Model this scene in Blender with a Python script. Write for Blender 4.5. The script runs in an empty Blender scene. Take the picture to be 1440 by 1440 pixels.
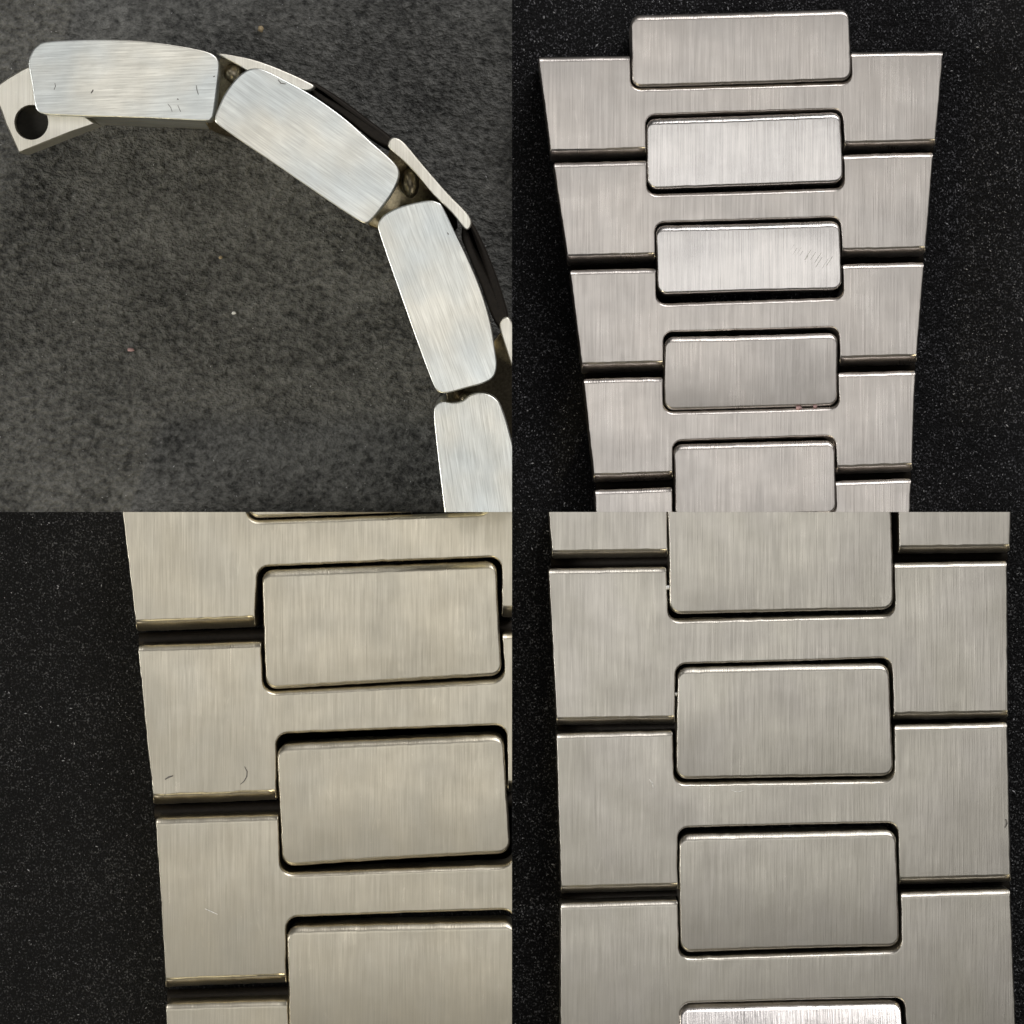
import bpy, bmesh, math, random
from mathutils import Vector

random.seed(7)
R = math.radians
U = 0.00005            # metres per photograph pixel: the whole board is 72 mm wide
D = 5760.0             # camera height in the same pixel units
scene = bpy.context.scene
col = scene.collection

# ------------------------------------------------------------------ camera
cam_data = bpy.data.cameras.new('camera')
cam = bpy.data.objects.new('camera', cam_data)
col.objects.link(cam)
cam.location = (0, 0, D * U)
cam_data.sensor_width = 36
cam_data.lens = 36 * D / 1440
cam_data.clip_start = 0.001
cam_data.clip_end = 10
scene.camera = cam

# ------------------------------------------------------------------ world and lamps
world = bpy.data.worlds.new('World')
scene.world = world
world.use_nodes = True
bg = world.node_tree.nodes['Background']
bg.inputs['Color'].default_value = (0.9, 0.88, 0.85, 1)
bg.inputs['Strength'].default_value = 0.07


def area_lamp(name, loc, size, radiance, color=(1, 1, 1), aim=(0, 0, 0), size_y=None):
    ld = bpy.data.lights.new(name, 'AREA')
    ld.shape = 'RECTANGLE'
    ld.size = size
    ld.size_y = size_y or size
    ld.energy = radiance * math.pi * ld.size * ld.size_y
    ld.color = color
    o = bpy.data.objects.new(name, ld)
    col.objects.link(o)
    o.location = loc
    o.rotation_euler = (Vector(aim) - Vector(loc)).to_track_quat('-Z', 'Y').to_euler()
    return o


area_lamp('overhead_lamp', (0.0, 0.025, 0.50), 0.25, 1.23, (1.0, 0.985, 0.96))  # added, unseen: brightens the upward metal faces
area_lamp('window_lamp', (0.15, 0.36, 0.30), 0.22, 8.0, (1.0, 0.975, 0.965), size_y=0.20)  # unseen key light, placed for top-edge highlights and leftward shadows
area_lamp('side_lamp', (-0.21, -0.015, 0.17), 0.06, 22.0, (1.0, 0.985, 0.95), aim=(-0.02, 0.02, 0))
area_lamp('desk_lamp', (-0.11, -0.25, 0.20), 0.045, 36.0, (1.0, 0.87, 0.56))  # added, unseen: draws the yellow highlight on lower link edges

scene.view_settings.view_transform = 'Standard'
scene.view_settings.look = 'None'
scene.view_settings.gamma = 1
scene.view_settings.exposure = 0.0
scene.view_settings.use_curve_mapping = False


# ------------------------------------------------------------------ materials
def nodes_of(name):
    m = bpy.data.materials.new(name)
    m.use_nodes = True
    nt = m.node_tree
    return m, nt, nt.nodes['Principled BSDF']


def N(nt, t, **kw):
    n = nt.nodes.new(t)
    for k, v in kw.items():
        setattr(n, k, v)
    return n


def math_node(nt, op, a, b=None, c=None, clamp=False):
    n = N(nt, 'ShaderNodeMath', operation=op, use_clamp=clamp)
    for i, v in enumerate((a, b, c)):
        if v is None:
            continue
        if isinstance(v, (int, float)):
            n.inputs[i].default_value = v
        else:
            nt.links.new(v, n.inputs[i])
    return n.outputs[0]


def px_coords(nt, scale, per_object=True):
    """object coordinates in photograph pixels, times scale, shifted per object"""
    tc = N(nt, 'ShaderNodeTexCoord')
    mp = N(nt, 'ShaderNodeMapping')
    mp.inputs['Scale'].default_value = [s / U for s in scale]
    nt.links.new(tc.outputs['Object'], mp.inputs['Vector'])
    if per_object:
        oi = N(nt, 'ShaderNodeObjectInfo')
        v = N(nt, 'ShaderNodeVectorMath', operation='SCALE')
        v.inputs[0].default_value = (31.0, 57.0, 83.0)
        nt.links.new(oi.outputs['Random'], v.inputs['Scale'])
        nt.links.new(v.outputs[0], mp.inputs['Location'])
    return mp.outputs[0]


def noise(nt, vec, detail=2.0, rough=0.5, scale=1.0):
    n = N(nt, 'ShaderNodeTexNoise')
    n.inputs['Scale'].default_value = scale
    n.inputs['Detail'].default_value = detail
    n.inputs['Roughness'].default_value = rough
    nt.links.new(vec, n.inputs['Vector'])
    return n.outputs['Fac']


def remap(nt, v, a, b, c, d, smooth=False):
    n = N(nt, 'ShaderNodeMapRange')
    if smooth:
        n.interpolation_type = 'SMOOTHSTEP'
    nt.links.new(v, n.inputs['Value'])
    for i, x in zip(range(1, 5), (a, b, c, d)):
        n.inputs[i].default_value = x
    return n.outputs[0]


def steel(name, tint, tint2, rough=0.34, streak=0.10, stretch=1.0, grain=1.0, wavy=0.12):
    """brushed steel: fine streaks along the local Y axis, soft smears, tiny nicks"""
    m, nt, p = nodes_of(name)
    L = nt.links.new
    fine = noise(nt, px_coords(nt, (0.62 * grain, 0.011 / stretch, 0.05)), 2, 0.55)
    mid = noise(nt, px_coords(nt, (0.19 * grain, 0.009 / stretch, 0.02)), 2, 0.55)
    blotch = noise(nt, px_coords(nt, (0.020, 0.016, 0.02)), 3, 0.5)
    speck = noise(nt, px_coords(nt, (0.30, 0.22, 0.2)), 2, 0.5)
    s = math_node(nt, 'ADD', math_node(nt, 'MULTIPLY', fine, 0.75), math_node(nt, 'MULTIPLY', mid, 0.25))
    sv = remap(nt, s, 0.36, 0.64, 1 - streak, 1 + streak)
    bv = remap(nt, blotch, 0.3, 0.7, 0.96, 1.04)
    pv = remap(nt, speck, 0.70, 0.78, 1.0, 1.10)
    tc = N(nt, 'ShaderNodeTexCoord')
    hair = None
    for ang, off in ((28, 3.1), (-47, 11.7), (74, 23.9)):
        mp = N(nt, 'ShaderNodeMapping')
        mp.inputs['Rotation'].default_value = (0, 0, R(ang))
        mp.inputs['Scale'].default_value = (0.05 / U, 0.0035 / U, 0.01 / U)
        mp.inputs['Location'].default_value = (off, off * 2, off)
        L(tc.outputs['Object'], mp.inputs['Vector'])
        ln = remap(nt, math_node(nt, 'ABSOLUTE', math_node(nt, 'SUBTRACT', noise(nt, mp.outputs[0], 0, 0.5), 0.5)), 0.0, 0.016, 1, 0)
        where = remap(nt, noise(nt, px_coords(nt, (0.017, 0.021 + off * 1e-4, 0.01)), 2, 0.6), 0.60, 0.68, 0, 1)
        ln = math_node(nt, 'MULTIPLY', ln, where)
        hair = ln if hair is None else math_node(nt, 'MAXIMUM', hair, ln)
    hv = math_node(nt, 'ADD', math_node(nt, 'MULTIPLY', hair, 0.11), 1.0)
    val = math_node(nt, 'MULTIPLY', math_node(nt, 'MULTIPLY', math_node(nt, 'MULTIPLY', sv, bv), pv), hv)
    hue = noise(nt, px_coords(nt, (0.012, 0.009, 0.01)), 2, 0.5)
    mix = N(nt, 'ShaderNodeMix', data_type='RGBA')
    L(remap(nt, hue, 0.35, 0.65, 0, 1), mix.inputs['Factor'])
    mix.inputs['A'].default_value = (*tint, 1)
    mix.inputs['B'].default_value = (*tint2, 1)
    mul = N(nt, 'ShaderNodeVectorMath', operation='SCALE')
    L(mix.outputs['Result'], mul.inputs[0])
    L(val, mul.inputs['Scale'])
    L(mul.outputs[0], p.inputs['Base Color'])
    p.inputs['Metallic'].default_value = 1.0
    rub = noise(nt, px_coords(nt, (0.010, 0.014, 0.01)), 3, 0.6)
    L(math_node(nt, 'ADD', remap(nt, s, 0.3, 0.7, rough + 0.04, rough - 0.04), remap(nt, rub, 0.35, 0.65, -0.03, 0.04)), p.inputs['Roughness'])
    b1 = N(nt, 'ShaderNodeBump')
    b1.inputs['Strength'].default_value = 0.2
    b1.inputs['Distance'].default_value = 0.9 * U
    L(s, b1.inputs['Height'])
    b2 = N(nt, 'ShaderNodeBump')
    b2.inputs['Strength'].default_value = wavy
    b2.inputs['Distance'].default_value = 2.2 * U
    L(blotch, b2.inputs['Height'])
    L(b1.outputs[0], b2.inputs['Normal'])
    L(b2.outputs[0], p.inputs['Normal'])
    return m


def felt(name, base, fibre, amount=0.66):
    m, nt, p = nodes_of(name)
    L = nt.links.new
    grain = noise(nt, px_coords(nt, (0.16, 0.16, 0.16), False), 4, 0.7)
    fib = noise(nt, px_coords(nt, (0.40, 0.34, 0.3), False), 2, 0.6)
    patch = noise(nt, px_coords(nt, (0.009, 0.009, 0.009), False), 3, 0.5)
    f = remap(nt, math_node(nt, 'ADD', fib, math_node(nt, 'MULTIPLY', patch, 0.12)), amount, amount + 0.13, 0, 1)
    sparse = noise(nt, px_coords(nt, (0.11, 0.13, 0.1), False), 1, 0.5)
    f = math_node(nt, 'MULTIPLY', f, remap(nt, sparse, 0.35, 0.75, 0.12, 1.0))
    mix = N(nt, 'ShaderNodeMix', data_type='RGBA')
    L(f, mix.inputs['Factor'])
    mix.inputs['A'].default_value = (*base, 1)
    mix.inputs['B'].default_value = (*fibre, 1)
    L(mix.outputs['Result'], p.inputs['Base Color'])
    p.inputs['Roughness'].default_value = 0.75
    p.inputs['Specular IOR Level'].default_value = 0.25
    bmp = N(nt, 'ShaderNodeBump')
    bmp.inputs['Strength'].default_value = 1.0
    bmp.inputs['Distance'].default_value = 16 * U
    L(grain, bmp.inputs['Height'])
    L(bmp.outputs[0], p.inputs['Normal'])
    return m


def leather(name):
    m, nt, p = nodes_of(name)
    L = nt.links.new
    # pebbled grain: stretched a little along one diagonal
    tc = N(nt, 'ShaderNodeTexCoord')
    mp = N(nt, 'ShaderNodeMapping')
    mp.inputs['Rotation'].default_value = (0, 0, R(25))
    mp.inputs['Scale'].default_value = (0.072 / U, 0.092 / U, 0.08 / U)
    L(tc.outputs['Object'], mp.inputs['Vector'])
    peb = noise(nt, mp.outputs[0], 4, 0.6)
    big = noise(nt, px_coords(nt, (0.010, 0.012, 0.01), False), 3, 0.5)
    fine = noise(nt, px_coords(nt, (0.25, 0.3, 0.3), False), 3, 0.6)
    grit = noise(nt, px_coords(nt, (0.15, 0.17, 0.15), False), 2, 0.6)
    val = math_node(nt, 'ADD', math_node(nt, 'ADD', math_node(nt, 'MULTIPLY', peb, 0.42), math_node(nt, 'MULTIPLY', big, 0.26)),
                    math_node(nt, 'MULTIPLY', grit, 0.32))
    mix = N(nt, 'ShaderNodeMix', data_type='RGBA')
    L(remap(nt, val, 0.39, 0.63, 0, 1), mix.inputs['Factor'])
    mix.inputs['A'].default_value = (0.024, 0.0245, 0.023, 1)
    mix.inputs['B'].default_value = (0.20, 0.20, 0.188, 1)
    L(mix.outputs['Result'], p.inputs['Base Color'])
    p.inputs['Roughness'].default_value = 0.6
    p.inputs['Specular IOR Level'].default_value = 0.5
    b = N(nt, 'ShaderNodeBump')
    b.inputs['Strength'].default_value = 1.0
    b.inputs['Distance'].default_value = 14 * U
    h = math_node(nt, 'ADD', peb, math_node(nt, 'MULTIPLY', fine, 0.3))
    L(h, b.inputs['Height'])
    L(b.outputs[0], p.inputs['Normal'])
    return m


def plain(name, colr, rough=0.6, metal=0.0):
    m, nt, p = nodes_of(name)
    n = noise(nt, px_coords(nt, (0.25, 0.25, 0.25)), 3, 0.6)
    v = N(nt, 'ShaderNodeVectorMath', operation='SCALE')
    v.inputs[0].default_value = colr
    nt.links.new(remap(nt, n, 0.3, 0.7, 0.65, 1.35), v.inputs['Scale'])
    nt.links.new(v.outputs[0], p.inputs['Base Color'])
    p.inputs['Roughness'].default_value = rough
    p.inputs['Metallic'].default_value = metal
    return m


M = {  # steel tints also carry the colour cast of each panel's light
    'steel_side': steel('bright_brushed_steel', (0.87, 0.85, 0.765), (0.78, 0.82, 0.81), 0.35, 0.095, 0.5, 1.0, 0.45),
    'steel_rose': steel('rosy_brushed_steel', (0.59, 0.549, 0.512), (0.577, 0.543, 0.513), 0.31, 0.06),
    'steel_polish': steel('finely_brushed_steel', (0.66, 0.632, 0.612), (0.67, 0.645, 0.63), 0.23, 0.03),  # brighter reflection put into a paler, smoother steel
    'steel_gold': steel('warm_brushed_steel', (0.615, 0.565, 0.455), (0.60, 0.56, 0.465), 0.33, 0.05, 0.8, 0.85),
    'steel_grey': steel('grey_brushed_steel', (0.537, 0.509, 0.447), (0.548, 0.518, 0.468), 0.33, 0.06, 0.9, 0.95),
    'tarnish': plain('tarnished_steel', (0.36, 0.31, 0.23), 0.35, 1.0),
    'worn': steel('worn_pale_steel', (0.96, 0.93, 0.84), (0.92, 0.88, 0.76), 0.4, 0.06),
    'grime': plain('grimy_steel', (0.016, 0.012, 0.008), 0.6, 0.5),  # near-black colour stands in for shade in gaps and on flanks
    'core': plain('stained_steel', (0.17, 0.145, 0.10), 0.36, 1.0),  # brown-dark colour paints the shade inside the joints
    'black': plain('blackened_bore', (0.01, 0.009, 0.007), 0.9),  # darkness of the hole, put in as colour
    'felt_rose': felt('black_felt', (0.0065, 0.0065, 0.0075), (0.26, 0.26, 0.28), 0.60),
    'felt_dark': felt('deep_black_felt', (0.005, 0.005, 0.0052), (0.17, 0.17, 0.17), 0.60),
    'felt_grey': felt('speckled_black_felt', (0.006, 0.006, 0.0065), (0.34, 0.34, 0.345), 0.60),
    'leather': leather('grey_black_leather'),
    'lint': plain('pale_lint', (0.58, 0.58, 0.60), 0.8),
    'tan': plain('tan_fluff', (0.42, 0.33, 0.20), 0.9),
    'pink': plain('pink_paste', (0.50, 0.32, 0.31), 0.8),
    'white': plain('white_crumb', (0.8, 0.8, 0.78), 0.6),
    'nick': plain('dark_nick', (0.20, 0.19, 0.18), 0.6, 0.6),
    'scratch': plain('bright_scratch', (0.8, 0.79, 0.76), 0.4),
}


# ------------------------------------------------------------------ helpers
def W(x, y, z=0.0):
    """photograph pixel on a level z (pixel units) -> board coordinates in pixel units, y up"""
    k = (D - z) / D
    return ((x - 720) * k, (720 - y) * k)


def tag(o, label=None, category=None, kind=None, group=None):
    for k, v in (('label', label), ('category', category), ('kind', kind), ('group', group)):
        if v:
            o[k] = v
    return o


def thing(name, px, py, label, category):
    o = bpy.data.objects.new(name, None)
    o.empty_display_size = 0.002
    x, y = W(px, py)
    o.location = (x * U, y * U, 0)
    col.objects.link(o)
    return tag(o, label, category)


def finish(bm, name, mat, parent=None, rot=0.0, cuts=(), smooth_cut=False):
    """bm is in board pixel units; cut it at panel borders, centre it and link it"""
    bmesh.ops.recalc_face_normals(bm, faces=bm.faces)
    if cuts:
        bmesh.ops.triangulate(bm, faces=[f for f in bm.faces if len(f.verts) > 4])
        for co, no in cuts:
            bmesh.ops.bisect_plane(bm, geom=bm.verts[:] + bm.edges[:] + bm.faces[:], dist=1e-5,
                                   plane_co=co, plane_no=no, clear_outer=True)
            be = [e for e in bm.edges if e.is_boundary]
            if be:
                r = bmesh.ops.holes_fill(bm, edges=be, sides=0)
                for f in r['faces']:
                    f.smooth = False
                    for e in f.edges:
                        e.smooth = False
                bmesh.ops.triangulate(bm, faces=r['faces'])
    bm.verts.ensure_lookup_table()
    xs = [v.co.x for v in bm.verts]; ys = [v.co.y for v in bm.verts]; zs = [v.co.z for v in bm.verts]
    c = Vector(((min(xs) + max(xs)) / 2, (min(ys) + max(ys)) / 2, min(zs)))
    ca, sa = math.cos(-rot), math.sin(-rot)
    for v in bm.verts:
        d = v.co - c
        v.co = Vector((d.x * ca - d.y * sa, d.x * sa + d.y * ca, d.z)) * U
    me = bpy.data.meshes.new(name)
    bm.to_mesh(me)
    bm.free()
    me.materials.append(mat)
    o = bpy.data.objects.new(name, me)
    col.objects.link(o)
    o.location = c * U
    o.rotation_euler.z = rot
    if parent is not None:
        o.parent = parent
        base = Vector(parent.location) if parent.parent is None else Vector(parent.parent.location) + Vector(parent.location)
        if parent.rotation_euler.z:
            o.matrix_parent_inverse = (parent.matrix_basis.inverted() if parent.parent is None else
                                       (parent.parent.matrix_basis @ parent.matrix_basis).inverted())
        else:
            o.location = c * U - base
    return o


EPS = 0.04
CUT_TL = (((-EPS, 0, 0), (1, 0, 0)), ((0, EPS, 0), (0, -1, 0)))
CUT_TR = (((EPS, 0, 0), (-1, 0, 0)), ((0, EPS, 0), (0, -1, 0)))
CUT_BL = (((-EPS, 0, 0), (1, 0, 0)), ((0, -EPS, 0), (0, 1, 0)))
CUT_BR = (((EPS, 0, 0), (-1, 0, 0)), ((0, -EPS, 0), (0, 1, 0)))


def rounded_ring(pts, offs, rads, jit, seg=5):
    """closed polygon (clockwise, y down) whose edge i (pt i -> i+1) is moved inward by offs[i];
    corners become arcs of the given radius.  Returns vertices in a fixed order and their corner weights"""
    n = len(pts)
    lines = []
    for i in range(n):
        a = Vector(pts[i]); b = Vector(pts[(i + 1) % n])
        d = (b - a).normalized()
        nrm = Vector((-d.y, d.x))            # inward for clockwise in y-down coordinates
        lines.append((a + nrm * offs[i], d))
    corners = []
    for i in range(n):
        p1, d1 = lines[i - 1]; p2, d2 = lines[i]
        den = d1.x * d2.y - d1.y * d2.x
        if abs(den) < 1e-6:
            c = p2.copy()
        else:
            t = ((p2.x - p1.x) * d2.y - (p2.y - p1.y) * d2.x) / den
            c = p1 + d1 * t
        corners.append((c, den))
    out = []
    arcs = []
    for i in range(n):
        c, den = corners[i]
        d1 = lines[i - 1][1]; d2 = lines[i][1]
        o = 0.5 * (offs[i - 1] + offs[i])
        r = rads[i] - o if den > 0 else rads[i] + o
        r = max(r, 0.5)
        ang = math.acos(max(-1, min(1, d1.dot(d2))))
        tl = r * math.tan(ang / 2)
        a = c - d1 * tl; b = c + d2 * tl
        arc = []
        nn = Vector((-d1.y, d1.x)) * (1 if den > 0 else -1)
        ctr = a + nn * r
        for k in range(seg + 1):
            t = k / seg
            th = ang * t * (1 if den > 0 else -1)
            v = a - ctr
            arc.append(ctr + Vector((v.x * math.cos(th) - v.y * math.sin(th), v.x * math.sin(th) + v.y * math.cos(th))))
        arcs.append(arc)
    for i in range(n):
        for k, v in enumerate(arcs[i]):
            out.append((v, i, k / seg))
        a = arcs[i][-1]; b = arcs[(i + 1) % n][0]
        js = jit[i]
        d = lines[i][1]
        nrm = Vector((-d.y, d.x))
        for k, jv in enumerate(js):
            t = (k + 1) / (len(js) + 1)
            out.append((a.lerp(b, t) + nrm * jv, i, 1.0))
    return out


def solid_from_corners(pts, rads, ds, hs, ztop, zbot, tilt=(0, 0), rough=0.3, steps=6, wave=0.0, crown=1.5):
    """a plate with a rolled upper rim.  ds / hs give the width and drop of the roll for each edge"""
    n = len(pts)
    jit = []
    for i in range(n):
        ln = (Vector(pts[(i + 1) % n]) - Vector(pts[i])).length
        m = max(0, int((ln - 2 * max(rads[i], rads[(i + 1) % n])) / 9))
        bow = random.uniform(-wave, wave)
        jit.append([random.gauss(0, rough) + bow * math.sin(math.pi * (k + 1) / (m + 1)) for k in range(m)])
    rings = []
    for s in range(steps + 2):
        u = min(s, steps) / steps
        extra = 0.0 if s <= steps else 1.0
        offs = [d * u + extra for d in ds]
        jj = [[j + random.gauss(0, 0.02 * ds[i]) * u for j in row] for i, row in enumerate(jit)] if s <= steps else jj
        ring = rounded_ring(pts, offs, rads, jj)
        row = []
        for v, i, w in ring:
            h = hs[i - 1] * (1 - w) + hs[i] * w
            row.append((v, -h * (1 - u) ** 1.9))
        rings.append(row)
    cx = sum(p[0] for p in pts) / n; cy = sum(p[1] for p in pts) / n
    tx, ty = math.tan(R(tilt[0])), -math.tan(R(tilt[1]))   # positive: leans to the left / to the top
    bm = bmesh.new()
    vrings = []

    def add(v, z):
        x, y = W(v.x, v.y, ztop)
        return bm.verts.new((x, y, z))
    vrings.append([add(v, zbot) for v, dz in rings[0]])
    for row in rings:
        vrings.append([add(v, ztop + dz + (v.x - cx) * tx + (cy - v.y) * ty) for v, dz in row])
    m = len(rings[0])
    for a, b in zip(vrings[:-1], vrings[1:]):
        for k in range(m):
            f = bm.faces.new((a[k], a[(k + 1) % m], b[(k + 1) % m], b[k]))
            f.smooth = True
    f = bm.faces.new(vrings[-1]); f.smooth = True
    f = bm.faces.new(list(reversed(vrings[0]))); f.smooth = False
    # the upper face is very slightly domed along the strap
    bmesh.ops.triangulate(bm, faces=[f for f in bm.faces if len(f.verts) > 4])
    ya, yb = min(v.co.y for v in bm.verts), max(v.co.y for v in bm.verts)
    for k in range(1, 12):
        bmesh.ops.bisect_plane(bm, geom=bm.verts[:] + bm.edges[:] + bm.faces[:], dist=1e-4,
                               plane_co=(0, ya + (yb - ya) * k / 12, 0), plane_no=(0, 1, 0))
    skew = random.uniform(-0.35, 0.35)
    for v in bm.verts:
        if v.co.z > zbot + 5:
            t = (v.co.y - ya) / (yb - ya) * 2 - 1
            v.co.z -= crown * (t * t + skew * t)
    return bm


def smooth_outline(pts, per=5):
    out = []
    n = len(pts)
    for i in range(n):
        p0, p1, p2, p3 = (Vector(pts[(i + k - 1) % n]) for k in range(4))
        for k in range(per):
            t = k / per
            out.append(0.5 * ((2 * p1) + (p2 - p0) * t + (2 * p0 - 5 * p1 + 4 * p2 - p3) * t * t
                              + (3 * p1 - p0 - 3 * p2 + p3) * t ** 3))
    return out


def inset(pts, d):
    n = len(pts)
    out = []
    for i in range(n):
        t = (pts[(i + 1) % n] - pts[i - 1]).normalized()
        out.append(pts[i] + Vector((-t.y, t.x)) * d)     # clockwise, y down
    return out


def outline_solid(bm, pts, ztop, zbot, d=3.0, h=4.0, steps=3, tilt=(0, 0), shear=(0, 0), zref=None, sup=1.0):
    """extrude a drawn outline (clockwise, y down) into a plate with rolled upper and lower rims"""
    zref = ztop if zref is None else zref
    n = len(pts)
    cx = sum(p.x for p in pts) / n; cy = sum(p.y for p in pts) / n
    tx, ty = math.tan(R(tilt[0])), -math.tan(R(tilt[1]))   # positive: leans to the left / to the top
    prof = [(d, zbot, 0), (0, zbot + h, 0)]
    for s in range(steps + 1):
        th = s / steps * math.pi / 2
        prof.append((d * (1 - math.cos(th)), ztop - h * (1 - math.sin(th)), 1))
    prof.append((d + sup, ztop, 1))
    rows = []
    for off, z, top in prof:
        ring = inset(pts, off)
        row = []
        for v in ring:
            sx = shear[0] * (zref - z); sy = shear[1] * (zref - z)
            x, y = W(v.x + sx, v.y + sy, zref)
            row.append(bm.verts.new((x, y, z + (((v.x - cx) * tx + (cy - v.y) * ty) if top else 0))))
        rows.append(row)
    for a, b in zip(rows[:-1], rows[1:]):
        for k in range(n):
            f = bm.faces.new((a[k], a[(k + 1) % n], b[(k + 1) % n], b[k]))
            f.smooth = True
    f = bm.faces.new(rows[-1]); f.smooth = True
    f = bm.faces.new(list(reversed(rows[0]))); f.smooth = False


# ------------------------------------------------------------------ the four backing sheets
def sheet(name, x0, y0, x1, y1, mat):
    bm = bmesh.new()
    top = [(x0, y0), (x1, y0), (x1, y1), (x0, y1)]
    a = [bm.verts.new((x - 720, 720 - y, 0)) for x, y in top]
    b = [bm.verts.new((x - 720, 720 - y, -24)) for x, y in top]
    bm.faces.new(a)
    bm.faces.new(list(reversed(b)))
    for k in range(4):
        bm.faces.new((a[k], a[(k + 1) % 4], b[(k + 1) % 4], b[k]))
    return tag(finish(bm, name, mat), kind='structure')


E = 500
G = 0.02
sheet('leather_ground', -E, -E, 720 - G, 720 - G, M['leather'])
sheet('felt_ground', 720 + G, -E, 1440 + E, 720 - G, M['felt_rose'])
sheet('felt_ground', -E, 720 + G, 720 - G, 1440 + E, M['felt_dark'])
sheet('felt_ground', 720 + G, 720 + G, 1440 + E, 1440 + E, M['felt_grey'])


# ------------------------------------------------------------------ flat bracelets
def edge_y(a, b, x):
    return a[1] + (b[1] - a[1]) * (x - a[0]) / (b[0] - a[0])


def h_link(parent, mat, cuts, tl, tr, br, bl, up, dn, ztop, zbot, roll, tilt=(0, 0), s=1.0):
    """one bracelet link: two wide shoulders and a narrow bridge, notched above (up) and below (dn)
    up / dn = (x left at mouth, x left inside, x right inside, x right at mouth, y inside left, y inside right)"""
    pts, rads, ds, hs = [], [], [], []

    def c(p, r, d, h):
        pts.append(p); rads.append(r * s); ds.append(d * s); hs.append(h * s)
    c(tl, 3, 7.0, 4)
    if up:
        c((up[0], edge_y(tl, tr, up[0])), 3, 1.2, 2)
        c((up[1], up[4]), 13, 5.5, 4)
        c((up[2], up[5]), 13, 1.2, 2)
        c((up[3], edge_y(tl, tr, up[3])), 3, 7.0, 4)
    c(tr, 3, 1.5, 2.5)
    c(br, 4, roll[0] / s, roll[1] / s)
    if dn:
        c((dn[3], edge_y(bl, br, dn[3])), 3, 1.2, 2)
        c((dn[2], dn[5]), 13, 2.2, 2.5)
        c((dn[1], dn[4]), 13, 1.2, 2)
        c((dn[0], edge_y(bl, br, dn[0])), 3, roll[0] / s, roll[1] / s)
    c(bl, 4, 1.5, 2.5)
    bm = solid_from_corners(pts, rads, ds, hs, ztop, zbot, tilt, rough=0.16 * s, wave=0.45)
    return finish(bm, 'outer_link', mat, parent, cuts=cuts)


def centre_link(parent, mat, cuts, tl, tr, br, bl, ztop, zbot, tilt=(0, 0), s=1.0, r=13):
    bm = solid_from_corners([tl, tr, br, bl], [r * s] * 4, [8.5 * s, 1.8 * s, 3.5 * s, 1.8 * s],
                            [4.5 * s, 3 * s, 3.5 * s, 3 * s], ztop, zbot, tilt, rough=0.15 * s, wave=0.8)
    return finish(bm, 'centre_link', mat, parent, cuts=cuts)


def hinge_pin(parent, x0, y0, x1, y1, z, rad, cuts):
    bm = bmesh.new()
    a = Vector((*W(x0, y0, z), z)); b = Vector((*W(x1, y1, z), z))
    d = (b - a).normalized(); up = Vector((0, 0, 1)); s = d.cross(up)
    rings = []
    for p in (a, b):
        rings.append([bm.verts.new(p + (s * math.cos(t) + up * math.sin(t)) * rad)
                      for t in [2 * math.pi * k / 14 for k in range(14)]])
    for k in range(14):
        f = bm.faces.new((rings[0][k], rings[0][(k + 1) % 14], rings[1][(k + 1) % 14], rings[1][k]))
        f.smooth = True
    bm.faces.new(rings[0]); bm.faces.new(rings[1])
    return finish(bm, 'hinge_pin', M['grime'], parent, cuts=cuts)


def mark(parent, mat, pts, width, z, name='scratch'):
    """a hair-thin raised burr or nick lying on a face"""
    bm = bmesh.new()
    P = [Vector((*W(x, y, z), z)) for x, y in pts]
    rows = []
    n = len(P)
    for i, p in enumerate(P):
        t = (P[min(i + 1, n - 1)] - P[max(i - 1, 0)]).normalized()
        s = Vector((-t.y, t.x, 0)) * width * 0.5 * (0.35 + 0.65 * math.sin(math.pi * (i + 0.5) / n))
        rows.append([bm.verts.new(p + s + Vector((0, 0, -0.2))), bm.verts.new(p + Vector((0, 0, 0.25))),
                     bm.verts.new(p - s + Vector((0, 0, -0.2)))])
    for a, b in zip(rows[:-1], rows[1:]):
        for k in range(2):
            bm.faces.new((a[k], b[k], b[k + 1], a[k + 1]))
    return finish(bm, name, mat, parent)


def bracelet(root, mat, cuts, links, centres, pins, s, roll, ztop=96):
    for L in links:
        h_link(root, mat, cuts, *L['c'], L.get('up'), L.get('dn'), ztop, 6, L.get('roll', roll), L.get('tilt', (0, 0)), s)
    for C in centres:
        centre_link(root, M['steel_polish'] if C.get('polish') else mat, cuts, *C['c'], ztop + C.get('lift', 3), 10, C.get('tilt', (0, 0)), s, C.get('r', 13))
    for p in pins:
        hinge_pin(root, *p, 16 * s, 8 * s, cuts)


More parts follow.
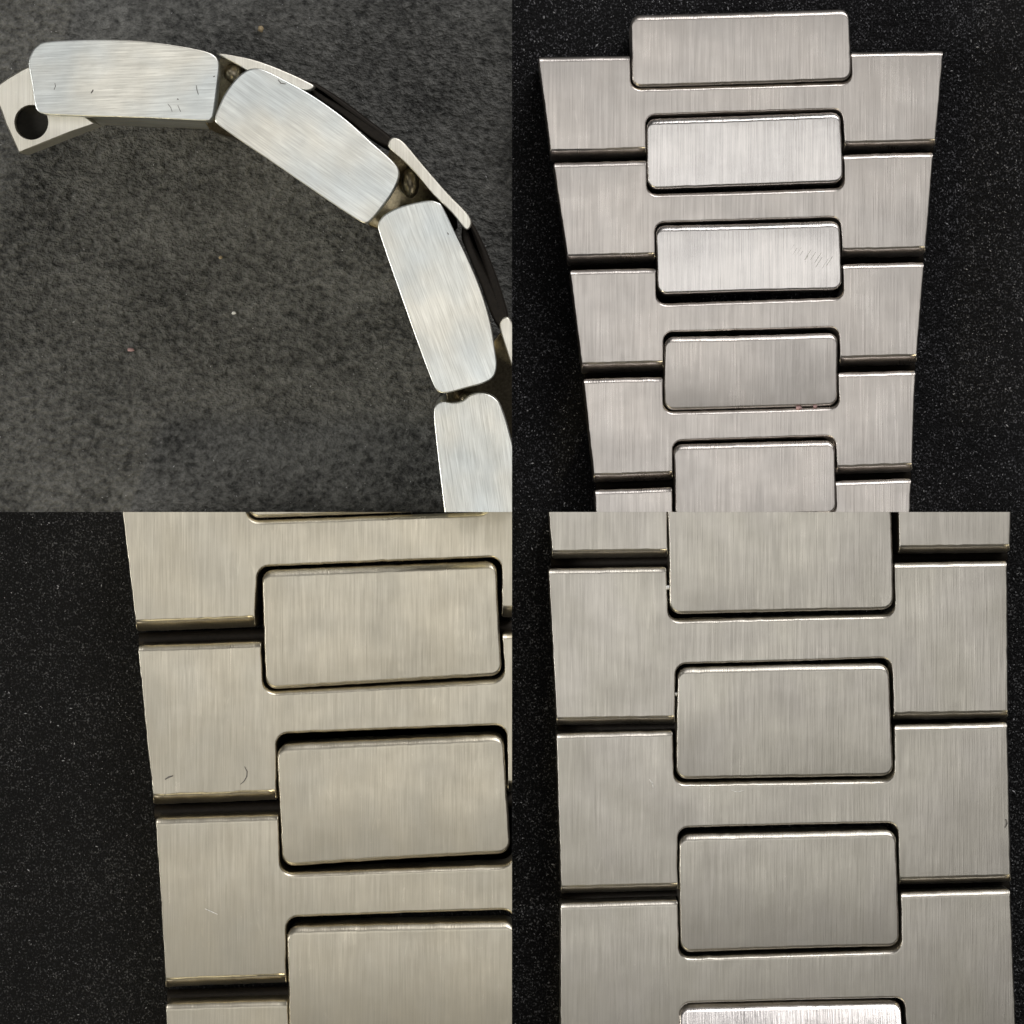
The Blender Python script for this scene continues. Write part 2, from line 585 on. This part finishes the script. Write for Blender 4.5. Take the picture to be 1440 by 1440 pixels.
# upper right: tapering bracelet with its end link at the top
root = thing('watch_bracelet', 1058, 400,
             'tapering flat steel bracelet on black felt, its protruding centre link at the top', 'bracelet')
bracelet(root, M['steel_rose'], CUT_TR, [
    dict(c=((757, 80), (1327, 71), (1315, 206), (775, 221)), up=(886, 887, 1198, 1197, 124, 115),
         dn=(908, 908, 1184, 1189, 162, 153), roll=(11, 26), tilt=(0, .3)),
    dict(c=((778, 229), (1313, 214), (1301, 357), (799, 369)), up=(909, 910, 1188, 1186, 273, 264),
         dn=(921, 921, 1182, 1185, 313, 305), roll=(11, 26), tilt=(0, -.3)),
    dict(c=((801, 380), (1300, 369), (1289, 511), (819, 523)), up=(922, 923, 1187, 1185, 427, 418),
         dn=(933, 933, 1180, 1182, 467, 460), roll=(13, 28), tilt=(0, -.2)),
    dict(c=((820, 533), (1288, 521), (1283, 663), (836, 678)), up=(932, 933, 1181, 1179, 579, 572),
         dn=(946, 946, 1175, 1178, 620, 613), roll=(12, 28)),
    dict(c=((836, 689), (1282, 673), (1276, 815), (846, 825)), up=(945, 946, 1177, 1175, 730, 722), dn=None),
], [
    dict(c=((887, 21), (1194, 12), (1197, 112), (889, 122)), lift=5, tilt=(0, .2)),
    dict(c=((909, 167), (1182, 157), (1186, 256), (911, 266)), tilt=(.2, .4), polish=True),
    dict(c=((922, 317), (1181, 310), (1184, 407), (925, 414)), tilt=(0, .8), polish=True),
    dict(c=((935, 474), (1178, 468), (1178, 570), (934, 577)), tilt=(-.5, -3.4)),
    dict(c=((947, 625), (1174, 619), (1176, 722), (950, 730)), tilt=(0, .1)),
], [(780, 224, 1312, 210), (803, 374, 1298, 363), (822, 527, 1286, 516), (838, 683, 1280, 668)], 1.0, (11, 26))
for k in range(11):
    x = 1108 + k * 5.2 + random.uniform(-3, 3); y = 354 + k * 1.6 + random.uniform(-4, 4)
    l = random.uniform(0.5, 1.4)
    mark(root, M['scratch'], [(x, y + 5 * l), (x + 3 * l, y), (x + 7 * l, y - 6 * l)], random.uniform(0.7, 1.5), 99.0 - (362 - y) * 0.07 + 0.3)

# lower left: enlarged bracelet running off the panel
root = thing('watch_bracelet', 470, 1080,
             'largest and warmest toned steel bracelet, cut off on its right beside black felt', 'bracelet')
bracelet(root, M['steel_gold'], CUT_BL, [
    dict(c=((152, 560), (880, 530), (895, 862), (192, 889)), up=(346, 346, 692, 692, 732, 719),
         dn=(358, 362, 706, 706, 797, 783), tilt=(0, .6)),
    dict(c=((193, 908), (905, 884), (916, 1108), (216, 1134)), up=(367, 370, 711, 706, 973, 955),
         dn=(388, 388, 713, 714, 1032, 1019)),
    dict(c=((218, 1151), (928, 1130), (938, 1366), (233, 1393)), up=(391, 394, 722, 721, 1228, 1216),
         dn=(402, 402, 724, 724, 1290, 1279), tilt=(0, -.3)),
    dict(c=((232, 1412), (938, 1392), (960, 1700), (250, 1715)), up=(404, 408, 735, 734, 1486, 1474), dn=None),
], [
    dict(c=((340, 590), (686, 575), (692, 716), (349, 729)), tilt=(0, .2), lift=2),
    dict(c=((368, 802), (698, 789), (706, 950), (374, 970)), tilt=(-.3, -.2), r=12),
    dict(c=((389, 1047), (708, 1033), (718, 1200), (397, 1219)), tilt=(0, -.5)),
    dict(c=((403, 1303), (724, 1296), (732, 1466), (407, 1478)), tilt=(0, -.6)),
], [(196, 900, 905, 876), (218, 1142, 925, 1118), (236, 1402, 935, 1380)], 1.3, (17, 46), 104)
mark(root, M['nick'], [(344, 1078), (347.5, 1085), (347, 1092), (343, 1099), (338, 1103)], 1.5, 105.2, 'nick')
mark(root, M['nick'], [(232, 1096), (237, 1093), (243, 1091)], 2.0, 105.2, 'nick')
mark(root, M['scratch'], [(288, 1278), (297, 1282), (306, 1286)], 1.4, 105.2)

# lower right: straight run of links
root = thing('watch_bracelet', 1100, 1080,
             'grey steel bracelet section lying straight between two strips of black felt', 'bracelet')
bracelet(root, M['steel_grey'], CUT_BR, [
    dict(c=((757, 560), (1430, 548), (1420, 777), (777, 786)), up=None,
         dn=(939, 938, 1262, 1265, 690, 680), roll=(12, 30), tilt=(0, 2.6)),
    dict(c=((771, 800), (1417, 789), (1418, 1011), (783, 1021)), up=(937, 940, 1259, 1258, 872, 864),
         dn=(949, 950, 1254, 1257, 934, 925), roll=(12, 30), tilt=(0, 1.6)),
    dict(c=((782, 1032), (1417, 1016), (1422, 1243), (789, 1259)), up=(946, 948, 1258, 1258, 1101, 1096),
         dn=(954, 953, 1263, 1265, 1164, 1157), roll=(13, 32)),
    dict(c=((788, 1271), (1421, 1251), (1430, 1478), (788, 1494)), up=(953, 955, 1268, 1267, 1346, 1336),
         dn=(957, 956, 1273, 1275, 1411, 1403), roll=(12, 30)),
], [
    dict(c=((938, 690), (1252, 684), (1257, 857), (942, 864)), tilt=(.1, 0), r=14),
    dict(c=((953, 939), (1250, 933), (1257, 1091), (951, 1096)), tilt=(0, -.2)),
    dict(c=((955, 1174), (1260, 1167), (1265, 1331), (957, 1340)), tilt=(0, -.5)),
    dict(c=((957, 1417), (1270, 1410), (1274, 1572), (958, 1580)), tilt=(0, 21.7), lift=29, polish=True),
], [(775, 793, 1416, 783), (785, 1027, 1415, 1013), (790, 1265, 1419, 1247)], 1.15, (12, 30))
mark(root, M['nick'], [(814, 974), (814, 986), (810, 995), (802, 1001), (792, 1004)], 1.7, 97.3, 'nick')
mark(root, M['scratch'], [(913, 1096), (917, 1101), (919, 1108)], 2.2, 97.2)
mark(root, M['scratch'], [(1028, 1111), (1036, 1114), (1046, 1112)], 1.6, 97.2)
mark(root, M['nick'], [(1414, 1152), (1416, 1158), (1413, 1164)], 2.6, 97.2, 'nick')

# ------------------------------------------------------------------ upper left: bracelet standing on its edge
root = thing('watch_bracelet', 430, 250,
             'curved steel bracelet standing on edge on grey leather, its end link bored through', 'bracelet')
ZT = 330.0
SH = (-0.005, -0.06)
LINKS = [
    ([(40, 90), (44, 74), (52, 64), (65, 58.5), (110, 56), (160, 55.5), (205, 58), (250, 64), (285, 71), (300, 77), (307, 86),
      (308, 97), (306, 114), (303, 140), (300, 160), (297, 167), (289, 170), (245, 168), (200, 166), (150, 164.5), (105, 163), (66, 161), (54, 157),
      (49, 147), (45, 120)], -87.5, (0.0, 0.4)),
    ([(346, 99), (356, 96), (370, 97.5), (394, 109), (439, 134), (484, 166), (522, 200), (547, 222), (559, 236), (561, 249),
      (552, 270), (538, 290), (525, 306), (516, 313.5), (506, 311.5), (480, 295), (452, 276), (388, 232), (345, 203), (318, 184), (305, 174),
      (302, 167), (305, 155), (317, 130), (333, 109)], -125, (.6, .6)),
    ([(531, 317), (537, 305), (550, 296), (567, 289), (588, 284), (604, 282), (615, 284.5), (623, 292), (643, 334), (660, 369), (677, 410), (690, 455),
      (697, 498), (698.5, 515), (694, 530), (680, 539), (655, 546), (630, 552.5), (617, 551), (609, 540), (588, 485), (565, 420), (545, 363), (535, 333)], -160, (2.0, .2)),
    ([(610, 577), (614, 568), (622, 565), (636, 566.5), (650, 563.5), (660, 556), (673, 552.5), (688, 555), (700, 564), (707, 578), (717, 611), (735, 690), (745, 760),
      (748, 800), (740, 812), (700, 818), (650, 822), (638, 815), (632, 780), (625, 720), (616, 647), (611, 600)], -172, (4.0, .2)),
]
for pts, ang, tilt in LINKS:
    P = smooth_outline(pts, 4)
    bm = bmesh.new()
    outline_solid(bm, P, ZT, 2, 1.8, 1.6, 3, tilt, SH, ZT)
    finish(bm, 'outer_link', M['steel_side'], root, R(ang), CUT_TL)

# centre links that bridge the joints: a pale outer plate and a core shaded by its dark colour, with its pin
PLATES = [
    [(303, 74), (312, 74), (330, 77), (353, 82), (380, 91), (410, 103.5), (432, 114), (441, 120), (436, 125), (425, 125), (404, 116), (382, 108), (363, 101), (347, 98), (334, 91), (315, 81)],
    [(545, 201), (549, 194), (556, 193), (568, 200), (595, 232), (630, 272.5), (655, 298), (663, 311), (660, 321), (653, 321), (635, 299), (609, 273), (587, 247), (565, 224), (547, 208)],
    [(703, 462), (705, 451), (711, 446), (717, 449), (728, 470), (742, 505), (750, 540), (738, 545), (722, 520), (712, 492)],
]
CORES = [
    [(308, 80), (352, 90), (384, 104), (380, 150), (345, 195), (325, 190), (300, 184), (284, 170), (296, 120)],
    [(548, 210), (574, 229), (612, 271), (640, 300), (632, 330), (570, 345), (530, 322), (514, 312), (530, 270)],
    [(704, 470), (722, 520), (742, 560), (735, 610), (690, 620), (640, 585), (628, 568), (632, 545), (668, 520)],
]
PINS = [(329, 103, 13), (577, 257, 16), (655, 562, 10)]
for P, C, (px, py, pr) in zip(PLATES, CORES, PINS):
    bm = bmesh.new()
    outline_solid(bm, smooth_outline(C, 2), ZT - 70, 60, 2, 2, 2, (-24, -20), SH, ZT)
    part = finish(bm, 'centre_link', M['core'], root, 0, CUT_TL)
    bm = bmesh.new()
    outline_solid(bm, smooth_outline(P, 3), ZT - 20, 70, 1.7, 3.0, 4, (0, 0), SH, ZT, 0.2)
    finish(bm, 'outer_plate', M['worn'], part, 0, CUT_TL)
    bm = bmesh.new()
    bmesh.ops.create_uvsphere(bm, u_segments=20, v_segments=12, radius=pr)
    x, y = W(px, py, ZT - 50)
    for v in bm.verts:
        if v.co.z < 0:
            v.co.z *= 4
        if pr == 16:
            v.co.x *= 0.75; v.co.y *= 1.25
        v.co += Vector((x, y, ZT - 50))
    for f in bm.faces:
        f.smooth = True
    finish(bm, 'hinge_pin', M['tarnish' if pr == 13 else 'core'], part, 0, CUT_TL)

# flanks of the centre links, their shadow painted near-black, seen past the outer edge of the side links
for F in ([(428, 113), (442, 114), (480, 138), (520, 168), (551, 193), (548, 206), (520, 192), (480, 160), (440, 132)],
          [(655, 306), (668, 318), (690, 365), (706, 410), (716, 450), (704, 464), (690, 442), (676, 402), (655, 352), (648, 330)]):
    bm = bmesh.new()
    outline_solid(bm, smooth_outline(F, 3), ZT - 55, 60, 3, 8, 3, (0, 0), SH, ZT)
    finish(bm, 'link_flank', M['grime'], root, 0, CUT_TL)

# bored end link
def bored_plate(outer, hole, r, ztop, zbot):
    bm = bmesh.new()
    P = outer
    n = len(P)
    H = [Vector((hole[0] + r * math.cos(2 * math.pi * k / 40), hole[1] + r * 1.03 * math.sin(2 * math.pi * k / 40))) for k in range(40)]

    def put(v, z):
        sx = SH[0] * (ztop - z); sy = SH[1] * (ztop - z)
        return bm.verts.new((*W(v.x + sx, v.y + sy, ztop), z))
    o0 = [put(v, zbot) for v in P]
    o1 = [put(v, ztop - 3) for v in P]
    o2 = [put(v, ztop) for v in inset(P, 2.0)]
    h0 = [put(v, zbot) for v in H]
    h1 = [put(v, ztop) for v in H]
    for rows in ((o0, o1, o2), (h0, h1)):
        for a, b in zip(rows[:-1], rows[1:]):
            m = len(a)
            for k in range(m):
                bm.faces.new((a[k], a[(k + 1) % m], b[(k + 1) % m], b[k]))
    for A, B in ((o2, h1), (o0, h0)):
        ed = []
        for ring in (A, B):
            for k in range(len(ring)):
                ed.append(bm.edges.get((ring[k], ring[(k + 1) % len(ring)])))
        bmesh.ops.triangle_fill(bm, use_beauty=True, edges=ed)
    return bm, H


outer = [Vector(p) for p in [(30, 98), (60, 84), (80, 110), (100, 150), (133, 173.5), (100, 186), (60, 202), (27, 215),
                             (18, 197), (8, 175), (1, 155), (-6, 138), (-4, 120), (10, 110)]]
bm, H = bored_plate(outer, (44, 172), 24, ZT - 40, ZT - 150)
end = finish(bm, 'end_link', M['worn'], root, 0, CUT_TL)
bm = bmesh.new()
outline_solid(bm, [Vector((44 + 23.4 * math.cos(2 * math.pi * k / 32), 172 + 24 * math.sin(2 * math.pi * k / 32))) for k in range(32)],
              ZT - 62, ZT - 148, 1, 1, 2, (0, 0), SH, ZT - 40)
finish(bm, 'bore', M['black'], end)  # black plug added where the hole is only in shade

for pts, w in (([(128, 131), (130, 128), (131, 126)], 2.4), ([(249, 139), (251, 140)], 2.2), ([(276, 120), (277, 127), (279, 133)], 1.4),
               ([(77, 117), (78, 121), (76, 126)], 1.2), ([(236, 146), (240, 151), (242, 157)], 1.0), ([(250, 148), (254, 157)], 1.0),
               ([(300, 108), (302, 107)], 2.0), ([(490, 243), (491, 249), (488, 256)], 1.4), ([(391, 112), (395, 117), (402, 118)], 1.8),
               ([(629, 327), (631, 330)], 2.0)):
    mark(root, M['nick'], pts, w * 0.75, ZT + 0.9, 'nick')


# ------------------------------------------------------------------ lint and crumbs
def lint(name, x0, y0, x1, y1, count, mat, label, lo=0.5, hi=1.3):
    verts, faces = [], []
    for k in range(count):
        x, y = random.uniform(x0, x1), random.uniform(y0, y1)
        z = random.uniform(1.0, 5.0)
        w = random.uniform(lo, hi) * (1 + (random.random() < 0.06) * 0.9)
        l = w * random.uniform(0.6, 1.5)
        a = random.uniform(0, math.pi)
        d = Vector((math.cos(a), math.sin(a), random.uniform(-.5, .5))) * l
        s = Vector((-math.sin(a), math.cos(a), random.uniform(-.6, .6))) * w * 0.5
        c = Vector((x - 720, 720 - y, z))
        b = len(verts)
        up = Vector((0, 0, w * 0.7))
        for p in (c - d, c + s - up * .4, c - s - up * .4, c + d, c + up):
            verts.append(p * U)
        faces += [(b, b + 4, b + 1), (b, b + 2, b + 4), (b + 3, b + 1, b + 4), (b + 3, b + 4, b + 2), (b, b + 1, b + 2), (b + 3, b + 2, b + 1)]
    me = bpy.data.meshes.new(name)
    me.from_pydata(verts, [], faces)
    me.materials.append(mat)
    o = bpy.data.objects.new(name, me)
    col.objects.link(o)
    return tag(o, label, 'lint', 'stuff')


lint('lint', 722, -60, 1500, 718, 3400, M['lint'], 'tiny pale fibres caught in the black felt around the tapering bracelet')
lint('lint', -60, 722, 260, 1500, 900, M['lint'], 'sparse pale fibres in the black felt left of the warm bracelet', 0.4, 0.9)
lint('lint', 722, 722, 1500, 1500, 2600, M['lint'], 'dense bright fibres in the black felt beside the straight grey bracelet')
lint('lint', -60, -60, 718, 718, 420, M['lint'], 'scattered pale dust specks on the grey leather', 0.5, 1.2)  # some specks stand in for glints off the leather grain


def crumb(name, px, py, z, size, mat, label, category, stretch=1.0):
    bm = bmesh.new()
    bmesh.ops.create_icosphere(bm, subdivisions=2, radius=size)
    x, y = W(px, py, z)
    for v in bm.verts:
        k = random.uniform(0.75, 1.25)
        v.co = Vector((v.co.x * k * stretch + x, v.co.y * k + y, v.co.z * k * 0.8 + z + size * 0.5))
    for f in bm.faces:
        f.smooth = True
    return tag(finish(bm, name, mat), label, category)


crumb('fluff_fleck', 367, 41, 2, 5.0, M['tan'], 'tan fluff fleck on the grey leather above the curved bracelet', 'fleck', 0.8)
crumb('fluff_fleck', 184, 492, 2, 3.0, M['pink'], 'pink fluff fleck on the grey leather inside the curve', 'fleck', 1.7)
crumb('dust_fleck', 329, 440, 2, 2.4, M['white'], 'white dust fleck on the grey leather right of the pink one', 'fleck', 1.3)
crumb('dust_fleck', 310, 362, 2, 2.2, M['tan'], 'yellowish dust fleck on the grey leather below the second side link', 'fleck', 1.3)
crumb('paste_crumb', 1123, 574, 92, 3.2, M['pink'], 'larger pink paste crumb under the lower edge of the fourth centre link', 'crumb', 1.4)
crumb('paste_crumb', 1146, 572, 92, 2.2, M['pink'], 'smaller pink paste crumb just right of the larger one', 'crumb', 1.3)
crumb('metal_crumb', 939, 826, 92, 3.2, M['white'], 'white crumb wedged left of the uppermost centre link of the grey bracelet', 'crumb')
crumb('metal_crumb', 951, 976, 92, 2.4, M['white'], 'pale crumb wedged left of the second centre link of the grey bracelet', 'crumb')
